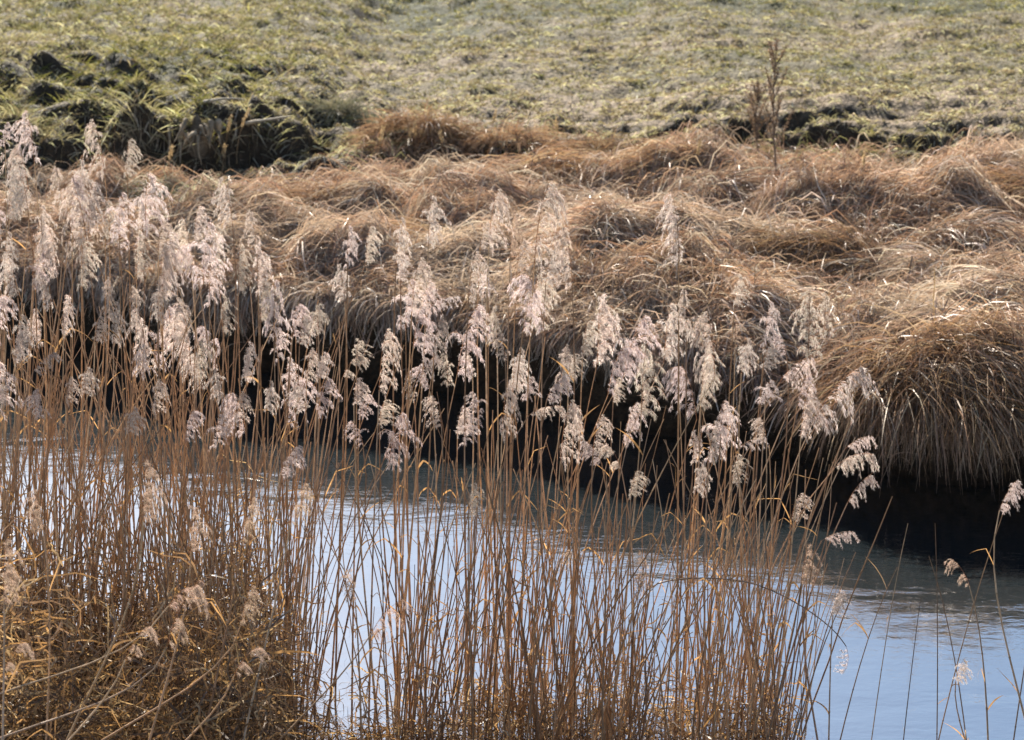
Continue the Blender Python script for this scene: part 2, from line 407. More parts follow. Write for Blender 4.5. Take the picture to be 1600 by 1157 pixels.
def build_litter(n):
    u = rng.uniform(0, 1, n*2); y = 15.2 + (27.5-15.2)*u**1.25; x = rng.uniform(-1, 1, n*2)*(y*.275+.5)
    keep = rng.uniform(0, 1, n*2) < (.15 + .85*sstep(-.2, .4, fbm(x, y, .3, 151, 2)))*(1.05-.7*green_mask(x, y))
    x = x[keep][:n]; y = y[keep][:n]; n = len(x)
    P = lay(np.stack([x, y], -1), rng.uniform(0, 2*math.pi, n), rng.uniform(.04, .14, n), np.abs(rng.normal(0, .012, n))+.004, 3)
    c = pick(np.array([[.42, .36, .27], [.30, .24, .17], [.55, .50, .41], [.12, .09, .06], [.20, .15, .10]]), n)
    return ribbons(P, rng.uniform(.005, .013, n), c)
V, Q, C = build_litter(60000)
link('dead_grass_litter', mesh_quads('dead_grass_litter', V, Q, C), M_MEADOW, kind='stuff',
     label='dead straw litter lying over the worn turf of the meadow', category='litter')

# ------------------------------------------------------------------ grass tussocks
def tussock(px, py, R, L, n, ang, comb, label, pal=PAL_DRY, tone=1.0, hang=False, up=.0):
    g = ground_at(px, py); gx_, gy_ = g[0], g[1]
    gz = float(height(gx_, gy_))
    rr = np.sqrt(rng.uniform(0, 1, n))*R; aa = rng.uniform(0, 2*math.pi, n)
    x = gx_ + rr*np.cos(aa)*1.3; y = gy_ + rr*np.sin(aa)*.8
    y = np.maximum(y, shore(x) + .22 + .12*rng.uniform(0, 1, n))
    S = 6; P = np.zeros((n, S, 3)); dome = .30*R*(1-(rr/R)**2)
    P[:, 0] = np.stack([x, y, height(x, y)+dome*.6], -1)
    outa = aa; ca = ang + rng.normal(0, .45, n)
    lk = rng.integers(0, 9, n); lock = rng.normal(0, .75, 9)[lk]     # blades gather in locks
    ca = ca + lock
    d = np.stack([np.cos(outa)*.5*(rr/R) + np.cos(ca)*comb, np.sin(outa)*.5*(rr/R) + np.sin(ca)*comb, (rng.uniform(-.05, .35, n) if hang else rng.uniform(.15, .7, n))+up], -1)
    d = norm(d); Ls = L*((.68 if px > 1300 else .5) if hang else .8)*rng.uniform(.4, 1.15, n); st = Ls/(S-1)
    grav = rng.uniform(.45, .9, n)*(1.0-.3*up)
    zl = rng.uniform(.22 if px > 1300 else .5, .7, n) if hang else np.full(n, -9.)
    for k in range(1, S):
        go = np.where(P[:, k-1, 2] < zl, .03, 1.0)
        p = P[:, k-1] + d*(st*go)[:, None]
        h = np.maximum(height(p[:, 0], p[:, 1], .12 if hang else 0), .05) + .012 + .05*R*np.exp(-((p[:, 0]-gx_)**2+(p[:, 1]-gy_)**2)/(R*R))
        hit = p[:, 2] < h
        p[:, 2] = np.where(hit, np.where(h - p[:, 2] > .25, p[:, 2], h), p[:, 2])
        P[:, k] = p
        d[:, 2] -= grav*(.55 if not hang else .6)
        d[:, 2] = np.where(hit, np.maximum(d[:, 2], -.1), d[:, 2])
        d = norm(d + rng.normal(0, .05, (n, 3)))
    c = pick(pal, n)*tone
    lc = rng.uniform(.8, 1.2, 9)[lk][:, None]
    V, Q, C = ribbons(P, rng.uniform(.004, .008, n), np.clip(c*lc, 0, 1))
    V = V - np.array([gx_, gy_, gz])
    o = link('grass_tussock', mesh_quads('grass_tussock', V, Q, C), M_GRASS, label=label, category='grass tussock', group='dry grass tussocks on the far bank')
    o.location = (gx_, gy_, gz)
    return o
RUST = np.array([[.36, .23, .13], [.32, .20, .12], [.46, .34, .22], [.27, .18, .12]])
PALE = np.array([[.46, .37, .29], [.38, .29, .22], [.60, .52, .44], [.31, .22, .16]])
GREY = np.array([[.34, .33, .22], [.40, .38, .27], [.24, .25, .13], [.46, .43, .32]])
D = math.pi/180
TUSS = [
 (1480, 622, .46, .95, 3600, -90*D, .55, 'large rust brown tussock whose long fringe hangs over the dark water at right', RUST, 1.0, True),
 (1600, 640, .34, .70, 1500, -80*D, .5, 'tussock cut by the right picture edge with a brown fringe above the water', RUST, .85, True),
 (1365, 605, .32, .70, 1500, -120*D, .6, 'shaggy tussock on the bank edge left of the rust brown fringe', PAL_DRY, 1, True),
 (1250, 590, .30, .65, 1300, -70*D, .6, 'bank edge tussock behind the slanting reed plume', PAL_DRY, .9, True),
 (1140, 572, .30, .65, 1300, -110*D, .6, 'bank edge tussock behind the reeds at right of centre', PAL_DRY, .95, True),
 (1030, 555, .32, .65, 1300, -60*D, .6, 'bank edge tussock behind the single tall reed with tight plume', PAL_DRY, 1, True),
 (935, 540, .30, .60, 1300, -100*D, .55, 'bank edge tussock just right of the central reed plumes', PAL_DRY, .9, True),
 (830, 530, .28, .60, 1100, -90*D, .5, 'shaded bank edge tussock behind the tallest central reeds', PAL_DRY, .85, True),
 (715, 515, .32, .62, 1300, -80*D, .6, 'bank edge tussock overhanging behind the pair of central plumes', PAL_DRY, .9, True),
 (610, 505, .30, .62, 1200, -60*D, .6, 'bank edge tussock behind the first separate reeds left of centre', PALE, .9, True),
 (505, 495, .32, .62, 1300, -100*D, .6, 'pale bank edge tussock right of the dense reed stand', PALE, .9, True),
 (405, 480, .30, .6, 1100, -80*D, .6, 'bank edge tussock half hidden at the right side of the dense reed stand', PALE, .9, True),
 (870, 275, .34, .75, 1900, -20*D, .9, 'swept tussock at centre with a dark shaded hollow on its left', RUST, 1.0, False),
 (770, 290, .28, .62, 1200, 200*D, .9, 'combed tussock leaning left into the dark hollow at centre', PAL_DRY, .9, False),
 (1290, 405, .34, .62, 1600, 190*D, .7, 'rounded dark brown tussock standing alone in the middle of the right bank', RUST, .8, False),
 (1545, 385, .36, .62, 1500, -30*D, .8, 'tussock by the right edge below the dark hollow', PAL_DRY, 1, False),
 (1560, 320, .36, .60, 1300, 170*D, .8, 'tussock leaning over the dark hollow near the right edge', RUST, .9, False),
 (1160, 300, .30, .6, 1300, 10*D, .9, 'tussock at the foot of the tall dried weed', PAL_DRY, 1, False),
 (1035, 270, .28, .55, 1100, 160*D, .8, 'upper tussock left of the tall dried weed', RUST, 1, False),
 (700, 310, .32, .6, 1300, 0*D, .9, 'flat swept tussock above the left central plumes', PAL_DRY, 1, False),
 (580, 325, .28, .5, 1000, 190*D, .9, 'light tussock above the first separate reeds', PALE, 1, False),
 (480, 350, .30, .55, 1100, -10*D, .9, 'rusty flattened tussock right above the dense reed stand', RUST, 1, False),
 (333, 312, .17, .26, 900, -60*D, .4, 'small grey green domed tussock right of its twin above the reed stand', GREY, 1, False),
 (232, 308, .17, .26, 900, -80*D, .4, 'small grey green domed tussock left of its twin above the reed stand', GREY, .95, False),
 (655, 222, .36, .40, 1800, -85*D, .45, 'round brown mound of grass with a dark front below the meadow', RUST, .75, False),
 (548, 188, .22, .30, 800, -90*D, .4, 'small dark grassy mound between the root hollow and the round mound', GREY, .7, False),
 (1100, 400, .34, .6, 1300, 180*D, 1., 'low wavy tussock left of the rounded dark brown tussock', PAL_DRY, 1.05, False),
 (985, 400, .30, .6, 1100, -20*D, 1., 'low tussock between the central plumes and the tight tall plume', PALE, .95, False),
 (1410, 450, .36, .65, 1400, 170*D, 1., 'flattened pale tussock above the rust brown fringe', PALE, 1, False),
 (1560, 480, .36, .65, 1300, 190*D, 1., 'flattened tussock at the right edge above the overhang', PALE, .95, False),
 (1215, 490, .34, .65, 1300, 0*D, 1., 'bleached tussock above the right group of plumes', PALE, 1.05, False),
 (1400, 350, .30, .55, 1000, 20*D, .9, 'tussock upper right between the two dark hollows', PAL_DRY, 1, False),
 (640, 400, .30, .6, 1000, -20*D, 1., 'warm brown tussock behind the upper left central plumes', RUST, 1, False),
 (900, 385, .28, .5, 900, 160*D, .9, 'tussock behind the right one of the tallest central plumes', PAL_DRY, 1, False),
 (930, 250, .24, .36, 700, -90*D, .4, 'short upright tuft on the upper edge of the bank at centre', RUST, .95, False),
 (810, 225, .24, .38, 700, -90*D, .4, 'rusty tuft right of the round brown mound', RUST, 1, False),
 (1290, 265, .26, .4, 700, 180*D, .6, 'tuft right of the tall dried weed under the dark earth step', PAL_DRY, 1, False),
]
for (px, py, R, L, n, a, cb, lab, pal, tone, hang) in TUSS:
    tussock(px, py, R, L, n, a, cb, lab, pal, tone, hang, up=.0)

# ------------------------------------------------------------------ reeds
def make_plume(seed, tilt, dens=1.0, Lr=.25, tone=(1, 1, 1)):
    """one sided drooping panicle, leaning to local +X; origin at its foot"""
    r = np.random.default_rng(seed)
    S = 12; t = np.linspace(0, 1, S)
    th = tilt*(.55+.6*t) + .25*t**2
    ra = np.zeros((S, 3)); d = Lr/(S-1)
    wob = r.normal(0, .04)
    for k in range(1, S):
        ra[k] = ra[k-1] + d*np.array([math.sin(th[k]), wob*t[k], math.cos(th[k])])
    tan = norm(np.gradient(ra, axis=0))
    parts = []
    base_c = np.array([.66, .60, .55])*np.array(tone)*np.array([1, r.uniform(.95, 1.04), r.uniform(.92, 1.05)])*r.uniform(.78, 1.12)
    parts.append(tubes(ra[None], np.linspace(.0016, .0006, S)[None], np.array([[.34, .20, .11]]), 4))
    nb = int(r.integers(27, 42)*dens)
    tb = np.sort(r.uniform(.0, .97, nb)); SB = 8
    hairP = []; brP = []
    lean_az = r.normal(0, .5)
    for i, tt in enumerate(tb):
        f = tt*(S-1); k = int(f); p0 = ra[k] + (ra[min(k+1, S-1)]-ra[k])*(f-k); tg = tan[k]
        az = lean_az + r.normal(0, .95)
        Lb = (.034+.088*math.sin(math.pi*min(1, (1-tt)*.80+.10))**1.0)*r.uniform(.35, 1.45)*(Lr/.25)
        if tt > .85: Lb *= .6
        dd = tg*.9 + np.array([math.cos(az), math.sin(az), .0])*r.uniform(.25, .6)
        dd = dd/np.linalg.norm(dd); b = np.zeros((SB, 3)); b[0] = p0; st = Lb/(SB-1)
        gb = r.uniform(.38, .62)
        for m in range(1, SB):
            b[m] = b[m-1]+dd*st
            dd = dd + np.array([0.05, 0, -gb]); dd /= np.linalg.norm(dd)
        brP.append(b)
        ns = int(10+Lb*150)
        q = r.uniform(.12, 1, ns); ff = q*(SB-1); kk = np.minimum(ff.astype(int), SB-2); fr = (ff-kk)[:, None]
        pos = b[kk]*(1-fr)+b[kk+1]*fr; tgb = norm(b[kk+1]-b[kk])
        # side twigs carry the spikelets a little away from the branch
        off = r.normal(0, 1, (ns, 3)); off = norm(off)*r.uniform(.001, .012, (ns, 1))*(1.1-q[:, None]*.6)
        off[:, 2] -= .004
        sp_ = pos + off
        nh = 4
        dirs = norm(tgb[:, None, :]*.7 + np.array([0, 0, -.55]) + r.normal(0, .33, (ns, nh, 3)))
        Lh = r.uniform(.009, .021, (ns, nh, 1))
        a0 = np.broadcast_to(sp_[:, None, :], dirs.shape)
        hairP.append(np.stack([a0, a0+dirs*Lh*.55, a0+dirs*Lh+np.array([0, 0, -.001])], 2).reshape(-1, 3, 3))
    H = np.concatenate(hairP); n = len(H)
    hc = np.clip(base_c*r.uniform(.72, 1.2, (n, 1))*r.uniform(.95, 1.05, (n, 3)), 0, 1)
    dark = r.uniform(0, 1, n) < .18; hc[dark] = np.array([.34, .24, .20])
    parts.append(ribbons(H, r.uniform(.0007, .0013, n), hc, roll=r.uniform(0, math.pi, n), taper=.3, root=.6))
    B = np.stack(brP)
    parts.append(ribbons(B, np.full(len(B), .0012), np.tile(np.array([[.36, .24, .17]]), (len(B), 1)), taper=.6, root=1))
    V, Q, C = merge(parts)
    return mesh_quads('reed_plume', V, Q, C)
TILTS = [.06, .06, .06, .12, .12, .25, .25, .45, .45, .7, .7, 1.0, 1.0, 1.25]
PL = [(t, make_plume(200+i, t, dens=1.0 if i % 3 else .7)) for i, t in enumerate(TILTS)]
THIN = [(t, make_plume(300+i, t, dens=.4)) for i, t in enumerate([.1, .5, 1.0])]

DIM = [(t, make_plume(350+i, t, dens=.6, tone=(.62, .54, .44))) for i, t in enumerate([.1, .3, .6, 1.0])]

def make_leaf(seed):
    r = np.random.default_rng(seed); S = 9; L = r.uniform(.10, .30)
    P = np.zeros((1, S, 3)); th = r.uniform(.25, .6); az = 0
    bend = r.uniform(.2, 1.5); kink = r.integers(3, 7)
    for k in range(1, S):
        a = th + bend*(k/(S-1)) + (1.0 if (k >= kink and seed % 2) else 0)
        az += r.normal(0, .15)
        P[0, k] = P[0, k-1] + L/(S-1)*np.array([math.sin(a)*math.cos(az), math.sin(a)*math.sin(az), math.cos(a)])
    V, Q, C = ribbons(P, np.array([r.uniform(.004, .010)]), np.array([[.38, .24, .12]])*r.uniform(.6, 1.1), roll=np.array([r.uniform(1.2, 1.9)]), taper=.05, root=.5)
    return mesh_quads('reed_leaf', V, Q, C)
LEAVES = [make_leaf(400+i) for i in range(8)]

STEM_PAL = np.array([[.48, .29, .16], [.38, .22, .12], [.56, .39, .24], [.30, .18, .11], [.46, .31, .20]])
def stem_curve(b, p, lean, bow, S=11):
    """b base, p top (foot of the plume), lean = end tangent (x,y), quadratic-cubic blend"""
    L = np.linalg.norm(p-b)
    c1 = b + np.array([bow[0], bow[1], 1.0])*L*.35
    c2 = p - norm(np.array([lean[0], lean[1], 1.0]))*L*.28
    t = np.linspace(0, 1, S)[:, None]
    return b*(1-t)**3 + 3*c1*t*(1-t)**2 + 3*c2*t*t*(1-t) + p*t**3
def stem_mesh(P, r0, r1, color):
    S = len(P); rad = np.linspace(r0, r1, S)
    # nodes: slightly swollen darker rings
    P2 = []; R2 = []; C2 = []
    for k in range(S):
        P2.append(P[k]); R2.append(rad[k]); C2.append(color*(1.0+.12*math.sin(k*2.1)))
        if k < S-1 and k % 2 == 1:
            d = (P[k+1]-P[k]); u = d/np.linalg.norm(d)
            for o_, rr, cc in ((.010, 1.0, 1.0), (.013, 1.35, .45), (.018, 1.0, 1.15)):
                P2.append(P[k]+u*o_); R2.append(rad[k]*rr); C2.append(color*cc)
    V, Q, C = tubes(np.array(P2)[None], np.array(R2)[None], np.array(C2)[None], 6)
    return mesh_quads('reed_stem', V, Q, np.clip(C, 0, 1), smooth=True)

CLUMPS = np.array([60, 175, 300, 450, 640, 760, 860, 960, 1085, 1190])
def grp_left(g): return 'left' in g
def reed(tx, ty, bx, by, d, label, group, base=None, thin=False, r0=.0050, dark=1.0, kind=None, leaves=None):
    ax = abs(tx-bx) < abs(by-ty)*.8; f_ = .74 if ax else .95
    top = at(tx, ty, d); foot = at(tx+(bx-tx)*f_, ty+(by-ty)*f_, d)
    v = top - foot; Lp = max(.10, np.linalg.norm(v)*1.02)
    tilt = math.atan2(abs(v[0]), max(v[2], .001)); sgn = 1 if v[0] >= 0 else -1
    if v[2] <= 0.0: tilt = 1.25
    lib = DIM if (group == GF or 'dark' in label.split('plume')[0][-12:] or 'dark purple' in label) else THIN if thin else PL
    dist = [abs(t - tilt/1.15) for t, m in lib]; mn = min(dist)
    cand = [i for i, q in enumerate(dist) if q < mn+.07]
    arche, me = lib[random.choice(cand)]
    hang = sgn if tilt > .15 else random.choice([1, 1, 1, -1])
    az = (0 if hang > 0 else math.pi) + random.gauss(0, .35 if tilt > .2 else .8)
    if base is None:
        cl = CLUMPS[np.argmin(np.abs(CLUMPS - bx))]
        bxx = at(bx + (cl-bx)*random.uniform(0, .7) + random.gauss(-12, 26), 1100, d)[0]
        base = np.array([bxx, d + random.uniform(-.3, .2), 0])
    base = np.array([base[0], base[1], max(float(height(base[0], base[1])), -.35)])
    root = link('reed', None, label=label, category='reed', group=group)
    root.location = base
    lean = (math.cos(az)*math.tan(min(arche*.55, 1.1)), math.sin(az)*math.tan(min(arche*.55, 1.1)))
    P = stem_curve(base, foot, lean, ((foot[0]-base[0])/2.2*random.uniform(.3, 1.4), random.gauss(0, .03))) - base
    if dark is None: dark = 1
    c = np.array(random.choice(list(STEM_PAL)))*random.uniform(.75, 1.1)*dark
    link('stem', stem_mesh(P, r0*random.uniform(.85, 1.2), r0*.42, c), M_STEM, root)
    pl = link('plume', me, M_PLUME, root)
    pl.location = foot - base; s = Lp/.25*(1.12 if grp_left(group) else 1.05 if d > 7 else 1.35)
    pl.scale = (max(s, .75)*random.uniform(.68, .92),)*2 + (s*1.05,)
    pl.rotation_euler = (0, 0, az)
    nl = leaves if leaves is not None else random.choice([0, 1, 1, 2, 3])
    for q in range(nl):
        k = random.randint(3, 8)
        lf = link('leaf', random.choice(LEAVES), M_LEAF, root)
        lf.location = P[k]; lf.rotation_euler = (0, 0, random.uniform(0, 6.28)); lf.scale = (random.uniform(.6, 1.1),)*3
    return root

GC = 'reeds standing in the centre of the picture'
GR = 'reeds of the right hand group'
GL = 'reeds of the dense left stand'
GF = 'blurred reeds close to the camera'
REEDS = [
 # centre: tip x, tip y, foot x, foot y, distance, label
 (551, 358, 540, 440, 7.9, 'reed with a forked looking plume rising left of the separate central reeds', GC),
 (528, 420, 543, 490, 7.9, 'reed whose pale plume hangs just below the leftmost separate plume', GC),
 (610, 345, 622, 440, 7.9, 'reed with a narrow upright plume third from left among the separate tall ones', GC),
 (672, 314, 668, 411, 8.0, 'tall reed with a wide feathery plume left of the central pair', GC),
 (648, 409, 642, 515, 7.8, 'reed with a heavy pinkish plume directly below the wide feathery one', GC),
 (752, 303, 768, 415, 7.9, 'tallest central reed with a slim pointed plume', GC),
 (735, 400, 731, 493, 7.7, 'reed with a broad plume hanging left of the slim pointed one', GC),
 (790, 335, 800, 420, 8.2, 'reed with a dark tipped plume between the two tallest central reeds', GC),
 (855, 297, 828, 452, 7.9, 'tall central reed with a long plume bending to the upper right', GC),
 (880, 364, 899, 478, 7.8, 'reed with a drooping plume right of the long bending plume', GC),
 (832, 460, 812, 538, 7.7, 'reed with a plume below the long bending plume', GC),
 (773, 478, 778, 560, 7.8, 'reed with a plume in the middle of the central cluster', GC),
 (700, 459, 672, 480, 7.9, 'thin dark reed arching to the right above the black bank', GC),
 (690, 500, 674, 569, 7.7, 'reed with a plume nodding right over the dark bank', GC),
 (499, 475, 497, 535, 7.8, 'reed with a rounded plume at the right margin of the dense stand', GC),
 (465, 485, 455, 540, 7.9, 'reed beside the rounded plume at the margin of the dense stand', GC),
 (906, 505, 912, 573, 7.8, 'reed with a plume right of centre beneath the drooping one', GC),
 (600, 523, 590, 640, 7.6, 'reed with a bright ragged plume seen against the black bank left of centre', GC),
 (560, 540, 556, 582, 7.8, 'reed with a short plume left of the bright ragged one', GC),
 (541, 575, 533, 596, 7.8, 'reed with a tiny plume against the black bank', GC),
 (556, 609, 552, 640, 7.7, 'reed with a small plume below the short one left of the ragged plume', GC),
 (570, 634, 560, 656, 7.8, 'reed with a small plume bent right just above the waterline', GC),
 (590, 640, 594, 672, 7.8, 'reed with a little plume under the bright ragged one', GC),
 (556, 660, 571, 706, 7.7, 'reed with a pink plume hanging over the edge of the blue water', GC),
 (495, 552, 502, 602, 7.8, None, GC), (512, 596, 490, 665, 7.7, None, GC), (477, 546, 480, 610, 7.9, None, GC),
 (462, 490, 470, 560, 7.9, None, GC), (480, 600, 478, 660, 7.6, None, GC),
 (700, 557, 700, 622, 7.7, 'reed with a slim plume isolated before the black bank at centre', GC),
 (690, 622, 690, 682, 7.6, None, GC), (660, 576, 676, 625, 7.8, None, GC), (712, 640, 716, 690, 7.8, None, GC),
 (783, 528, 792, 575, 7.7, None, GC), (797, 557, 802, 628, 7.8, None, GC), (777, 600, 787, 705, 7.5, 'reed with a long drooping plume reaching down to the waterline at centre', GC),
 (750, 615, 745, 665, 7.7, None, GC), (730, 650, 725, 712, 7.6, None, GC), (640, 590, 650, 640, 8.0, None, GC),
 (892, 565, 887, 602, 7.8, None, GC), (883, 590, 853, 626, 7.6, 'reed with a golden plume slanting left before the dark bank', GC),
 (850, 645, 825, 650, 7.6, 'reed with a plume nodding sharply right above the water at centre', GC),
 (872, 632, 877, 752, 7.6, 'reed with a very long narrow plume right of centre at the waterline', GC),
 (899, 640, 906, 705, 7.7, None, GC), (940, 655, 922, 722, 7.6, None, GC), (925, 690, 945, 735, 7.7, None, GC),
 (948, 705, 972, 735, 7.7, None, GC), (984, 742, 986, 785, 7.5, 'reed with a solid sausage shaped plume hanging over bright water', GC),
 (958, 600, 958, 640, 7.8, 'reed with a small pale plume left of the bright isolated one', GC),
 (770, 420, 760, 480, 8.0, None, GC), (745, 350, 752, 400, 8.1, None, GC), (620, 400, 628, 450, 8.1, None, GC),
 (812, 380, 806, 440, 8.1, None, GC), (860, 400, 850, 460, 8.2, None, GC), (690, 560, 650, 600, 7.9, None, GC),
 (740, 560, 738, 600, 7.9, None, GC), (820, 590, 826, 640, 7.9, None, GC),
 (738, 760, 730, 825, 7.2, 'reed with a single brownish plume low before the blue water at centre', GC),
 (876, 863, 862, 905, 7.6, 'reed with a thin dark plume low over the water right of centre', GC),
 # right
 (1056, 314, 1062, 440, 7.8, 'single tall reed with a tight lilac plume standing clear at right of centre', GR),
 (1078, 458, 1070, 552, 7.7, 'reed with a loose plume below the tight lilac one', GR),
 (1152, 433, 1146, 492, 8.0, 'reed with a blurred small plume high in the right group', GR),
 (1146, 505, 1150, 540, 8.1, 'reed with a dark plume high in the right group', GR),
 (1204, 476, 1192, 565, 7.8, 'reed with the highest broad plume of the right group', GR),
 (1168, 530, 1155, 602, 7.7, 'reed with a plume hanging left of the broad high one', GR),
 (1222, 525, 1232, 570, 7.8, None, GR), (1197, 540, 1190, 590, 7.7, None, GR),
 (995, 550, 1004, 688, 7.6, 'reed with a bright isolated plume before the black bank right of centre', GR),
 (1094, 568, 1096, 662, 7.7, 'reed with a pale plume between the lilac one and the right group', GR),
 (1276, 562, 1215, 600, 7.7, 'reed with a plume bent over to the right at the top of the right group', GR),
 (1200, 595, 1194, 645, 7.6, None, GR), (1250, 612, 1252, 705, 7.6, 'reed with a dense plume at the foot of the long slanting plume', GR),
 (1262, 590, 1240, 650, 7.7, None, GR),
 (1374, 597, 1265, 664, 7.6, 'reed with the long slanting plume pointing right before the black bank', GR),
 (1191, 660, 1200, 702, 7.6, 'reed with a small fan shaped plume before black water', GR),
 (1356, 680, 1318, 704, 7.6, 'reed with the small uppermost of three plumes nodding at far right', GR),
 (1366, 722, 1300, 733, 7.6, 'reed with the middle of three plumes nodding at far right', GR),
 (1368, 748, 1322, 788, 7.5, 'reed with the lowest of three plumes nodding at far right', GR),
 (1138, 632, 1122, 700, 7.6, 'reed with a big light plume low in the right group', GR),
 (1118, 665, 1104, 745, 7.6, None, GR), (1085, 680, 1082, 740, 7.7, None, GR), (1140, 715, 1145, 770, 7.6, None, GR),
 (1095, 720, 1088, 790, 7.7, None, GR), (1178, 690, 1155, 700, 7.7, 'thin reed with a sparse plume nodding right beside the right group', GR),
 (1244, 775, 1234, 825, 7.6, 'reed with a narrow cream plume low right of the stems', GR),
 (1300, 838, 1283, 846, 7.5, 'short reed with a small flat plume over the blue water', GR),
 (1268, 855, 1246, 932, 7.4, 'reed with a dark purple plume hanging over the blue water', GR),
 (1494, 876, 1522, 930, 7.6, 'reed with a dark plume nodding right over the water at far right', GR),
 (1502, 1040, 1490, 1075, 7.4, 'reed with a small plume near the lower right corner', GR),
 (1592, 762, 1560, 800, 7.3, 'reed with a curved plume cut off by the right picture edge', GR),
 (1306, 938, 1300, 965, 7.3, 'reed with a faint pink plume just above the bent dark stem', GR),
 (987, 866, 990, 960, 7.4, 'reed with a dark orange plume low before the water', GR),
 # left stand
 (36, 182, 60, 280, 8.7, 'highest reed at the far left with a pointed pale plume', GL),
 (2, 199, 10, 240, 8.7, 'reed with a plume cut by the left picture edge near the top', GL),
 (152, 200, 168, 300, 8.7, 'tall reed with a bushy plume in the upper left against green turf', GL),
 (196, 224, 200, 292, 8.6, 'reed with a plume nodding right beside the bushy upper left one', GL),
 (114, 258, 130, 345, 8.6, 'reed with a plume left of the bushy upper left one', GL),
 (23, 258, 50, 345, 8.5, None, GL), (86, 270, 100, 335, 8.5, None, GL), (132, 300, 140, 430, 8.3, None, GL),
 (8, 305, 15, 360, 8.4, None, GL), (182, 343, 190, 415, 8.3, None, GL),
 (359, 286, 365, 375, 8.4, 'reed with the highest plume at the right side of the dense stand', GL),
 (395, 338, 402, 405, 8.2, 'reed with a plume at the upper right corner of the dense stand', GL),
 (240, 351, 250, 405, 8.3, None, GL), (281, 351, 305, 440, 8.2, None, GL), (209, 370, 215, 460, 8.1, None, GL),
 (243, 390, 255, 478, 8.0, None, GL), (23, 405, 30, 488, 8.0, None, GL), (60, 400, 50, 470, 8.1, None, GL),
 (87, 362, 90, 450, 8.1, None, GL), (125, 385, 130, 472, 8.0, None, GL), (290, 389, 320, 478, 8.0, None, GL),
 (365, 391, 375, 480, 8.0, None, GL), (398, 393, 405, 482, 7.9, None, GL),
 (440, 448, 424, 560, 7.8, 'reed with a large bright plume at the right margin of the dense stand', GL),
 (462, 486, 455, 520, 8.0, None, GL), (281, 480, 268, 562, 7.8, 'reed with a bright plume in front of the dark bank in the dense stand', GL),
 (224, 540, 225, 612, 7.8, None, GL), (298, 537, 310, 612, 7.7, None, GL), (345, 469, 350, 540, 7.9, None, GL),
 (144, 507, 150, 545, 7.9, None, GL), (133, 579, 128, 630, 7.8, None, GL), (20, 522, 26, 580, 7.8, None, GL),
 (70, 558, 45, 590, 7.7, None, GL), (380, 541, 386, 612, 7.7, None, GL), (340, 580, 350, 640, 7.7, None, GL),
 (160, 440, 168, 520, 8.0, None, GL), (200, 460, 205, 540, 7.9, None, GL), (95, 470, 100, 540, 7.9, None, GL),
 (60, 330, 68, 400, 8.5, None, GL), (160, 320, 166, 390, 8.4, None, GL), (220, 300, 224, 370, 8.5, None, GL),
 (300, 330, 306, 390, 8.4, None, GL), (330, 360, 338, 430, 8.2, None, GL), (5, 370, 8, 440, 8.2, None, GL),
 (110, 320, 114, 380, 8.5, None, GL), (320, 420, 330, 500, 7.9, None, GL), (180, 480, 176, 560, 7.9, None, GL),
 (250, 450, 246, 520, 8.0, None, GL), (410, 450, 406, 520, 7.9, None, GL), (60, 610, 66, 670, 7.6, None, GL),
 (299, 648, 284, 706, 7.5, 'reed with a plume nodding right above the left water', GL),
 (206, 640, 200, 690, 7.5, None, GL), (375, 618, 365, 672, 7.6, None, GL), (415, 600, 420, 660, 7.7, None, GL),
 (240, 600, 236, 660, 7.6, None, GL), (10, 600, 14, 650, 7.6, None, GL), (330, 655, 340, 715, 7.5, None, GL),
 (456, 700, 432, 755, 7.3, 'reed with a plume over the water at the lower right of the dense stand', GL),
 (100, 600, 104, 640, 7.8, None, GL), (430, 520, 436, 580, 7.8, None, GL), (75, 430, 78, 500, 8.0, None, GL),
 # foreground, out of focus
 (218, 745, 226, 838, 5.7, 'large blurred beige plume close to the camera at left', GF),
 (56, 781, 72, 845, 5.9, 'blurred plume close to the camera near the left edge', GF),
 (306, 812, 296, 880, 6.1, 'blurred plume close to the camera right of the large beige one', GF),
 (397, 797, 372, 862, 6.4, 'soft plume nodding right in the lower left reeds', GF),
 (464, 772, 450, 835, 6.6, 'soft pinkish plume hanging in front of the left water', GF),
 (2, 868, 8, 965, 5.4, 'blurred plume cut by the left picture edge low down', GF),
 (301, 926, 262, 948, 5.9, 'blurred plume bent right above the dark undergrowth', GF),
 (325, 950, 258, 1014, 5.8, 'blurred plume slanting up right above the dark undergrowth', GF),
 (220, 1000, 188, 1042, 5.6, 'blurred comb like plume in the lower left undergrowth', GF),
 (401, 933, 370, 985, 6.0, 'blurred plume slanting right at the edge of the undergrowth', GF),
 (38, 1030, 0, 1062, 5.5, 'blurred plume in the lower left corner', GF),
 (392, 1022, 358, 1066, 5.8, 'blurred plume at the bottom edge of the undergrowth', GF),
 (553, 915, 556, 950, 6.8, 'small blurred plume low before the water left of centre', GF),
 (632, 952, 578, 992, 6.0, 'blurred feathery plume bent right low in the centre left', GF),
]
COHORT = {GC: 'slender brown reed with a pale drooping plume among the central reeds',
          GR: 'slender brown reed with a pale plume inside the right hand group',
          GL: 'reed with a pinkish plume crowded in the dense left stand',
          GF: 'blurred reed close to the camera'}
ORD = ['first', 'second', 'third', 'fourth', 'fifth', 'sixth', 'seventh', 'eighth', 'ninth', 'tenth', 'eleventh', 'twelfth', 'thirteenth', 'fourteenth', 'fifteenth']
BANDS = {GC: [(0, 440, 'top'), (440, 560, 'upper'), (560, 640, 'lower'), (640, 2000, 'lowest')],
         GR: [(0, 600, 'upper'), (600, 2000, 'lower')],
         GL: [(0, 325, 'top'), (325, 400, 'second'), (400, 500, 'middle'), (500, 590, 'lower'), (590, 2000, 'lowest')]}
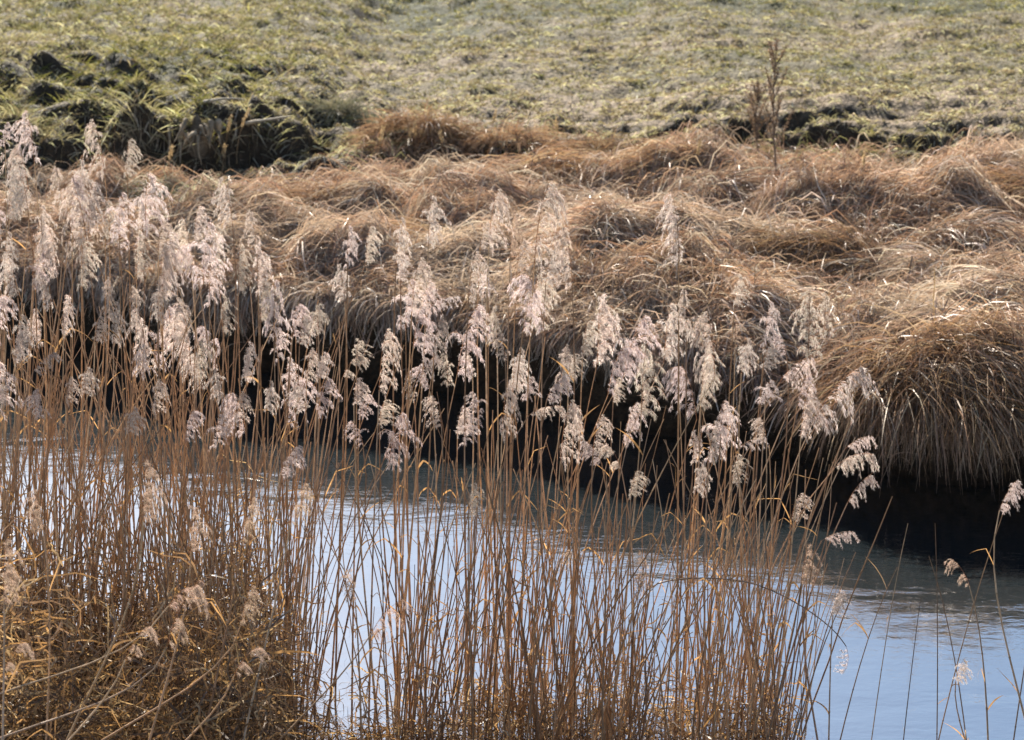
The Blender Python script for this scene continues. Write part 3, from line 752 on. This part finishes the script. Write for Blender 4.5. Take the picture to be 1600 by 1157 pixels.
WHERE = {GC: 'among the central reeds', GR: 'in the right hand group', GL: 'in the dense left stand'}
RANK = {}
for g_, bands in BANDS.items():
    for (y0, y1, nm) in bands:
        row = sorted([q for q in REEDS if q[6] == g_ and q[5] is None and y0 <= q[1] < y1], key=lambda q: q[0])
        for i_, q in enumerate(row):
            RANK[q[:5]] = 'reed %s, its plume %s from the left in the %s tier' % (WHERE[g_], ORD[i_], nm)
for (tx, ty, bx, by, d, lab, grp) in REEDS:
    special = 'dark' in (lab or '') and ('plume' in (lab or '')) and ('purple' in lab or 'thin' in lab or 'nodding right over the water' in lab)
    base = None
    if grp == GF:
        base = np.array([at(bx, by, d)[0] + random.uniform(-.5, .1) + (-.5 if tx-bx > 30 else 0), d+random.uniform(-.5, .3), 0])
    elif 1225 < bx < 1500 and by < 830:
        base = np.array([at(random.uniform(1090, 1215), 1100, d)[0], d-.1, 0])
    elif bx > 1225 or tx > 1500:
        base = np.array([at(bx+random.uniform(-90, 60), 1100, d)[0], d-.25, 0])
    reed(tx, ty, bx, by, d, lab or RANK[(tx, ty, bx, by, d)], grp, base=base, thin=bool(lab and ('thin' in lab or 'sparse' in lab)), dark=.6 if special else 1.0)

# random further individuals so that the 300 largest reeds are single things
n_ind = len(REEDS)
def plain_reed(px, d, h, label, grp, plume=None, r0=.004, dark=1.0, lean=None):
    x0 = at(px, 1100, d)[0]; zb = max(float(height(x0, d)), -.35)
    root = link('reed', None, label=label, category='reed', group=grp)
    root.location = (x0, d, zb)
    lx = random.gauss(.10, .17) if lean is None else lean
    top = np.array([x0 + lx*h, d + random.gauss(0, .08)*h, h])
    base = np.array([x0, d, zb])
    P = stem_curve(base, top, (lx*1.3, 0), (lx*.5, 0)) - base
    c = np.array(random.choice(list(STEM_PAL)))*random.uniform(.7, 1.1)*dark
    link('stem', stem_mesh(P, r0*random.uniform(.8, 1.25), r0*.4, c), M_STEM, root)
    if plume:
        i = random.choice(plume); pl = link('plume', PL[i][1], M_PLUME, root)
        s = random.uniform(.18, .33)/.25*.95
        pl.location = top-base; pl.scale = (s*.9, s*.9, s); pl.rotation_euler = (0, 0, random.gauss(0, .7)+(math.pi if random.random() < .25 else 0))
    for q in range(random.choice([1, 1, 2, 3])):
        k = random.randint(2, 9); lf = link('leaf', random.choice(LEAVES), M_LEAF, root)
        lf.location = P[k]; lf.rotation_euler = (0, 0, random.uniform(0, 6.28)); lf.scale = (random.uniform(.5, 1.1),)*3
    return root
CLN = {2: 'in the dense left stand over the undergrowth', 3: 'at the right margin of the dense left stand', 4: 'in the first clump right of the dense stand', 5: 'in the thick clump at the centre, left half', 6: 'in the thick clump at the centre, right half', 7: 'in the loose clump right of the centre', 8: 'below the single reed with the tight lilac plume', 9: 'in the last clump before the open water at right'}
for i in range(26):            # plumed reeds of the dense stand
    px = random.uniform(-60, 430); d = random.uniform(7.7, 9.0)
    zt = random.uniform(1.15, 1.95) + .25*(px < 220)
    plain_reed(px, d, zt, 'reed with a pinkish plume merging into its neighbours %s' % ('at the left picture edge' if px < 110 else 'amid the dense stand' if px < 270 else 'towards the central reeds'), GL, plume=[0, 1, 2, 3, 4, 5, 6])
for i in range(20):            # overlapping plumes in the centre and right groups at mid height
    ci = random.choice([4, 5, 5, 6, 6, 7, 8, 9]); px = CLUMPS[ci] + random.gauss(-30, 40); d = random.uniform(7.6, 8.3)
    plain_reed(px, d, random.uniform(1.15, 1.75), 'half hidden plumed reed %s' % CLN[ci], GC, plume=[0, 1, 2, 3, 4, 5, 6, 7])
GP = 'bare reed stems without plumes'
for i in range(62):
    ci = random.randint(2, 9); px = CLUMPS[ci] + random.gauss(0, 38); d = random.uniform(7.2, 7.9)
    plain_reed(px, d, random.uniform(.7, 1.5), 'bare brown reed stem %s' % CLN[ci], GP)
for (px, h, lean, lab) in [(1225, .95, .05, 'brown stem at the right margin of the reeds, nearest to them'), (1262, .6, -.1, 'short brown stem leaning back towards the right margin of the reeds'), (1290, .85, .32, 'lone dark reed stem rising steeply right over the blue water'), (1355, 1.05, .12, 'dark bare reed stem beside the lone leaning stem'),
                           (1410, .75, .05, 'short bare stem in the water right of the bent stem'), (1450, 1.25, .22, 'tall thin dark stem over the dark reflection at right'),
                           (1475, 1.05, -.08, 'thin stem leaning slightly left at right'), (1540, .9, -.3, 'dark stem leaning left near the right edge'),
                           (1580, 1.15, .1, 'thin upright stem by the right edge'), (1250, .45, .02, 'short stub of a reed stem at the right foot of the reeds')]:
    plain_reed(px, 7.5, h, lab, 'separate thin stems over the water at right', r0=.0032, dark=.55, lean=lean)

# bent dark culm with a drooping tip
pts = [(985, 1120), (985, 990), (1000, 915), (1060, 903), (1130, 903), (1190, 912), (1260, 950), (1305, 985), (1322, 1010)]
b0 = at(975, 1130, 7.45); P = np.array([at(a, b, 7.45) for a, b in pts]); P[0, 2] = 0
t = np.linspace(0, len(pts)-1, 24)
P = np.stack([np.interp(t, np.arange(len(pts)), P[:, i]) for i in range(3)], -1)
for _ in range(3): P[1:-1] = (P[:-2]+P[1:-1]*2+P[2:])/4
root = link('reed', None, label='broken reed stem bent over to the right with a dark drooping tip', category='reed', group=GR); root.location = P[0]
link('stem', stem_mesh(P-P[0], .0038, .002, np.array([.16, .11, .08])), M_STEM, root)
pl = link('plume', THIN[2][1], M_PLUME, root); pl.location = P[-1]-P[0]; pl.scale = (.5, .5, .5); pl.rotation_euler = (0, 2.2, 0)

# the rest of the reed bed: too many to build singly
def bulk_stems(n, xr, dr, hr, clump, seed):
    r = np.random.default_rng(seed); S = 9
    if clump: px = CLUMPS[r.integers(*clump, n)] + r.normal(0, 34, n)
    else: px = r.uniform(*xr, n)
    d = r.uniform(*dr, n); zc = d*cp + (CAM_H)*sp; x0 = (px-800)/F*zc
    hgt = r.uniform(*hr, n); lx = r.normal(.06, .15, n) + (r.uniform(0, 1, n) < .2)*r.normal(0, .3 if not clump else .16, n); ly = r.normal(0, .08, n); bow = r.normal(0, .05, n)
    zb = np.maximum(height(x0, d), -.3); t = np.linspace(0, 1, S)[None, :]
    P = np.stack([x0[:, None] + lx[:, None]*hgt[:, None]*(.5*t+.5*t*t) + bow[:, None]*np.sin(t*math.pi),
                  d[:, None] + ly[:, None]*hgt[:, None]*t, zb[:, None] + (hgt-zb)[:, None]*t], -1)
    P[:, 1:-1, 0] += r.normal(0, .003, (n, S-2))
    c = STEM_PAL[r.integers(0, 5, n)]*r.uniform(.55, 1.15, (n, 1))
    rad = np.linspace(1, .45, S)[None, :]*r.uniform(.0024, .0052, n)[:, None]
    return tubes(P, rad, c, 5)
V, Q, C = merge([bulk_stems(380, (-80, 480), (7.6, 9.0), (.9, 1.8), None, 1),
                 bulk_stems(130, (0, 480), (6.6, 7.7), (.6, 1.5), None, 2),
                 bulk_stems(270, None, (7.2, 8.1), (.5, 1.45), (4, 10), 3)])
link('reed_bed_stems', mesh_quads('reed_bed_stems', V, Q, C, smooth=True), M_STEM, kind='stuff', label='crowded thin brown reed stems rising from the water', category='reeds')

# undergrowth: curled dead leaves and broken stalks in the lower left
def undergrowth(n, box, zmax, L, seed, wid, pal):
    r = np.random.default_rng(seed); S = 6
    px = r.uniform(box[0], box[1], n); d = r.uniform(box[2], box[3], n); x = (px-800)/F*(d*cp+CAM_H*sp)
    z0 = np.maximum(height(x, d), 0); hz = zmax*(.25+.75*r.uniform(0, 1, n)**1.3)*np.clip(.75+.5*vnoise(x, d, .5, 5), .3, 1.2)
    P = np.zeros((n, S, 3)); P[:, 0] = np.stack([x, d, z0+hz*r.uniform(0, 1, n)], -1)
    dd = norm(r.normal(0, 1, (n, 3))*np.array([1, 1, .9])); le = r.uniform(*L, n)
    for k in range(1, S):
        P[:, k] = P[:, k-1] + dd*(le/(S-1))[:, None]
        dd = norm(dd + r.normal(0, .42, (n, 3)) + np.array([0, 0, -.12]))
    c = pal[r.integers(0, len(pal), n)]*r.uniform(.6, 1.2, (n, 1))
    return ribbons(P, r.uniform(*wid, n), c)
GOLD = np.array([[.36, .22, .10], [.22, .14, .08], [.13, .09, .06], [.42, .31, .18], [.10, .07, .05], [.16, .11, .08]])
V, Q, C = merge([undergrowth(17000, (-60, 440, 6.3, 8.3), 1.1, (.08, .36), 11, (.004, .010), GOLD),
                 undergrowth(3200, (400, 720, 6.8, 7.6), .30, (.06, .2), 12, (.003, .008), GOLD),
                 undergrowth(2600, (720, 1230, 7.1, 8.0), .42, (.06, .2), 14, (.003, .008), GOLD),
                 undergrowth(900, (480, 1230, 7.1, 8.0), 1.0, (.06, .2), 15, (.003, .008), GOLD),
                 undergrowth(2600, (-100, 500, 5.6, 6.6), .5, (.08, .3), 13, (.003, .008), GOLD)])
link('undergrowth', mesh_quads('undergrowth', V, Q, C), M_LEAF, kind='stuff', label='tangled dead leaves and stalks at the foot of the left reeds', category='undergrowth')

# ------------------------------------------------------------------ tall dried weed on the far bank
def dried_weed(px, py, h, label):
    g = ground_at(px, py); root = link('dried_weed', None, label=label, category='weed'); root.location = g
    S = 12; t = np.linspace(0, 1, S)
    P = np.stack([.05*np.sin(t*2.2)*-1, .02*t, h*t], -1)
    col = np.array([.15, .105, .08])
    V, Q, C = tubes(P[None], np.linspace(.009, .0035, S)[None], col[None], 6)
    link('stem', mesh_quads('weed_stem', V, Q, C, True), M_STEM, root)
    for i in range(16):
        f = .25+.72*i/15; p0 = np.array([np.interp(f, t, P[:, a]) for a in range(3)])
        az = i*2.4; Lb = (.26*(1.15-f)+.05)*random.uniform(.7, 1.2); el = random.uniform(.8, 1.25)
        u = np.linspace(0, 1, 6)[:, None]
        B = p0 + u*Lb*np.array([math.cos(az)*math.cos(el), math.sin(az)*math.cos(el), math.sin(el)]) + np.array([0, 0, .05])*u*u
        parts = [tubes(B[None], np.linspace(.004, .0018, 6)[None], col[None], 4)]
        m = 70; q = rng.uniform(.15, 1, m)[:, None]; pos = B[0]*(1-q)+B[-1]*q + rng.normal(0, .009, (m, 3))
        dv = norm(rng.normal(0, 1, (m, 3)))*.011
        H = np.stack([pos-dv, pos, pos+dv], 1)
        parts.append(ribbons(H, rng.uniform(.006, .011, m), np.clip(np.array([.17, .125, .095])*rng.uniform(.6, 1.4, (m, 1)), 0, 1), taper=.3, root=.3))
        V, Q, C = merge(parts)
        link('branch', mesh_quads('weed_branch', V, Q, C), M_LEAF, root)
dried_weed(1214, 285, .98, 'tall dried reddish brown weed standing up before the meadow')
dried_weed(1188, 262, .6, 'smaller dried weed just left of the tall one')

# ------------------------------------------------------------------ old root stump in the hollow
def stump(px, py):
    g = ground_at(px, py); g = g + np.array([0, 0, -.05])
    root = link('root_stump', None, label='weathered grey root stump with roots hanging into the dark hollow', category='tree stump'); root.location = g
    r = np.random.default_rng(5)
    S = 10; t = np.linspace(0, 1, S)
    P = np.stack([.05*t, .04*t, -.08+.34*t], -1)
    V, Q, C = tubes(P[None], ((.09-.04*t+.02*np.sin(t*7))*np.sqrt(np.clip(1-t**6, 0, 1)))[None], np.array([[.13, .10, .07]]), 14)
    V = V + .02*np.stack([vnoise(V[:, 0]*6+V[:, 2]*2, V[:, 1]*6, .25, 7), vnoise(V[:, 1]*6, V[:, 2]*4, .25, 8), 0*V[:, 0]], -1)
    link('trunk', mesh_quads('stump_trunk', V, Q, C, True), M_WOOD, root)
    for i in range(24):
        az = -math.pi*(.02+.96*i/23) + r.normal(0, .1); S = 9
        P = np.zeros((S, 3)); P[0] = [.16*math.cos(az)+r.normal(0, .05), .09*math.sin(az), r.uniform(.10, .24)]
        d = np.array([math.cos(az)*.5+r.normal(0, .2), math.sin(az)*.7, -.1]); L = r.uniform(.12, .38)
        for k in range(1, S):
            P[k] = P[k-1]+d/np.linalg.norm(d)*L/(S-1); d = d + np.array([0, 0, -r.uniform(.2, .6)]) + r.normal(0, .3, 3)
        V, Q, C = tubes(P[None], (np.linspace(.022, .004, S)*r.uniform(.4, 1.2))[None], np.array([[.30, .235, .16]])*r.uniform(.5, 1.15), 6)
        link('root', mesh_quads('stump_root', V, Q, C, True), M_WOOD, root)
stump(302, 222)

def dead_branch(px, py, L, az, label, dark=1):
    g = ground_at(px, py)
    r = np.random.default_rng(int(px)); S = 10; P = np.zeros((S, 3)); P[0] = [0, 0, .02]
    d = np.array([math.cos(az), math.sin(az), .25])
    for k in range(1, S):
        P[k] = P[k-1]+d/np.linalg.norm(d)*L/(S-1); d = d+r.normal(0, .14, 3)+np.array([0, 0, -.03])
    V, Q, C = tubes(P[None], np.linspace(.016, .005, S)[None], np.array([[.34, .29, .22]])*dark, 6)
    o = link('dead_branch', mesh_quads('dead_branch', V, Q, C, True), M_WOOD, label=label, category='branch', group='dead branches by the hollow'); o.location = g
dead_branch(318, 166, .34, .3, 'pale dead branch lying above the root stump')
dead_branch(385, 205, .45, -.5, 'dead branch lying right of the root stump')
dead_branch(262, 172, .3, 2.6, 'short dead branch left above the root stump', .8)

# dry grass stalks standing on the far bank
def stalk(px, py, h, label, lean=.1):
    g = ground_at(px, py); r = random
    S = 8; t = np.linspace(0, 1, S); l = lean+r.gauss(0, .12)
    P = np.stack([l*h*t*t, 0*t, h*t], -1)
    parts = [tubes(P[None], np.linspace(.003, .0015, S)[None], np.array([[.42, .28, .15]]), 4)]
    m = 60; q = rng.uniform(.68, 1.0, m); pos = np.stack([np.interp(q, t, P[:, 0]), 0*q, q*h], -1)+rng.normal(0, .006, (m, 3))
    dv = norm(rng.normal(0, .5, (m, 3))+np.array([0, 0, 1.2]))*.016
    parts.append(ribbons(np.stack([pos-dv, pos, pos+dv], 1), np.full(m, .006), np.tile([[.50, .38, .22]], (m, 1)), taper=.3, root=.3))
    V, Q, C = merge(parts)
    o = link('grass_stalk', mesh_quads('grass_stalk', V, Q, C), M_GRASS, label=label, category='grass stalk', group='dry grass stalks on the far bank'); o.location = g
for (x, y, h, lab) in [(352, 262, .42, 'dry stalk right of the root hollow, left of its neighbour'), (370, 258, .45, 'dry stalk right of the root hollow, right of its neighbour'),
                       (348, 285, .3, 'short dry stalk at the lower rim of the root hollow'), (262, 290, .3, 'dry stalk at the left rim of the root hollow'),
                       (590, 258, .3, 'dry stalk in front of the round brown mound, leftmost'), (632, 262, .32, 'dry stalk in front of the round brown mound, in the middle'),
                       (650, 258, .34, 'dry stalk in front of the round brown mound, tallest'), (695, 262, .28, 'dry stalk right of the round brown mound'),
                       (765, 230, .3, 'dry stalk between the round mound and the rusty tuft'), (1085, 290, .35, 'dry stalk left of the tall dried weed'),
                       (1345, 300, .3, 'dry stalk below the dark earth step at right'), (870, 250, .33, 'dry stalk by the upper bank edge at centre')]:
    stalk(x, y, h, lab)
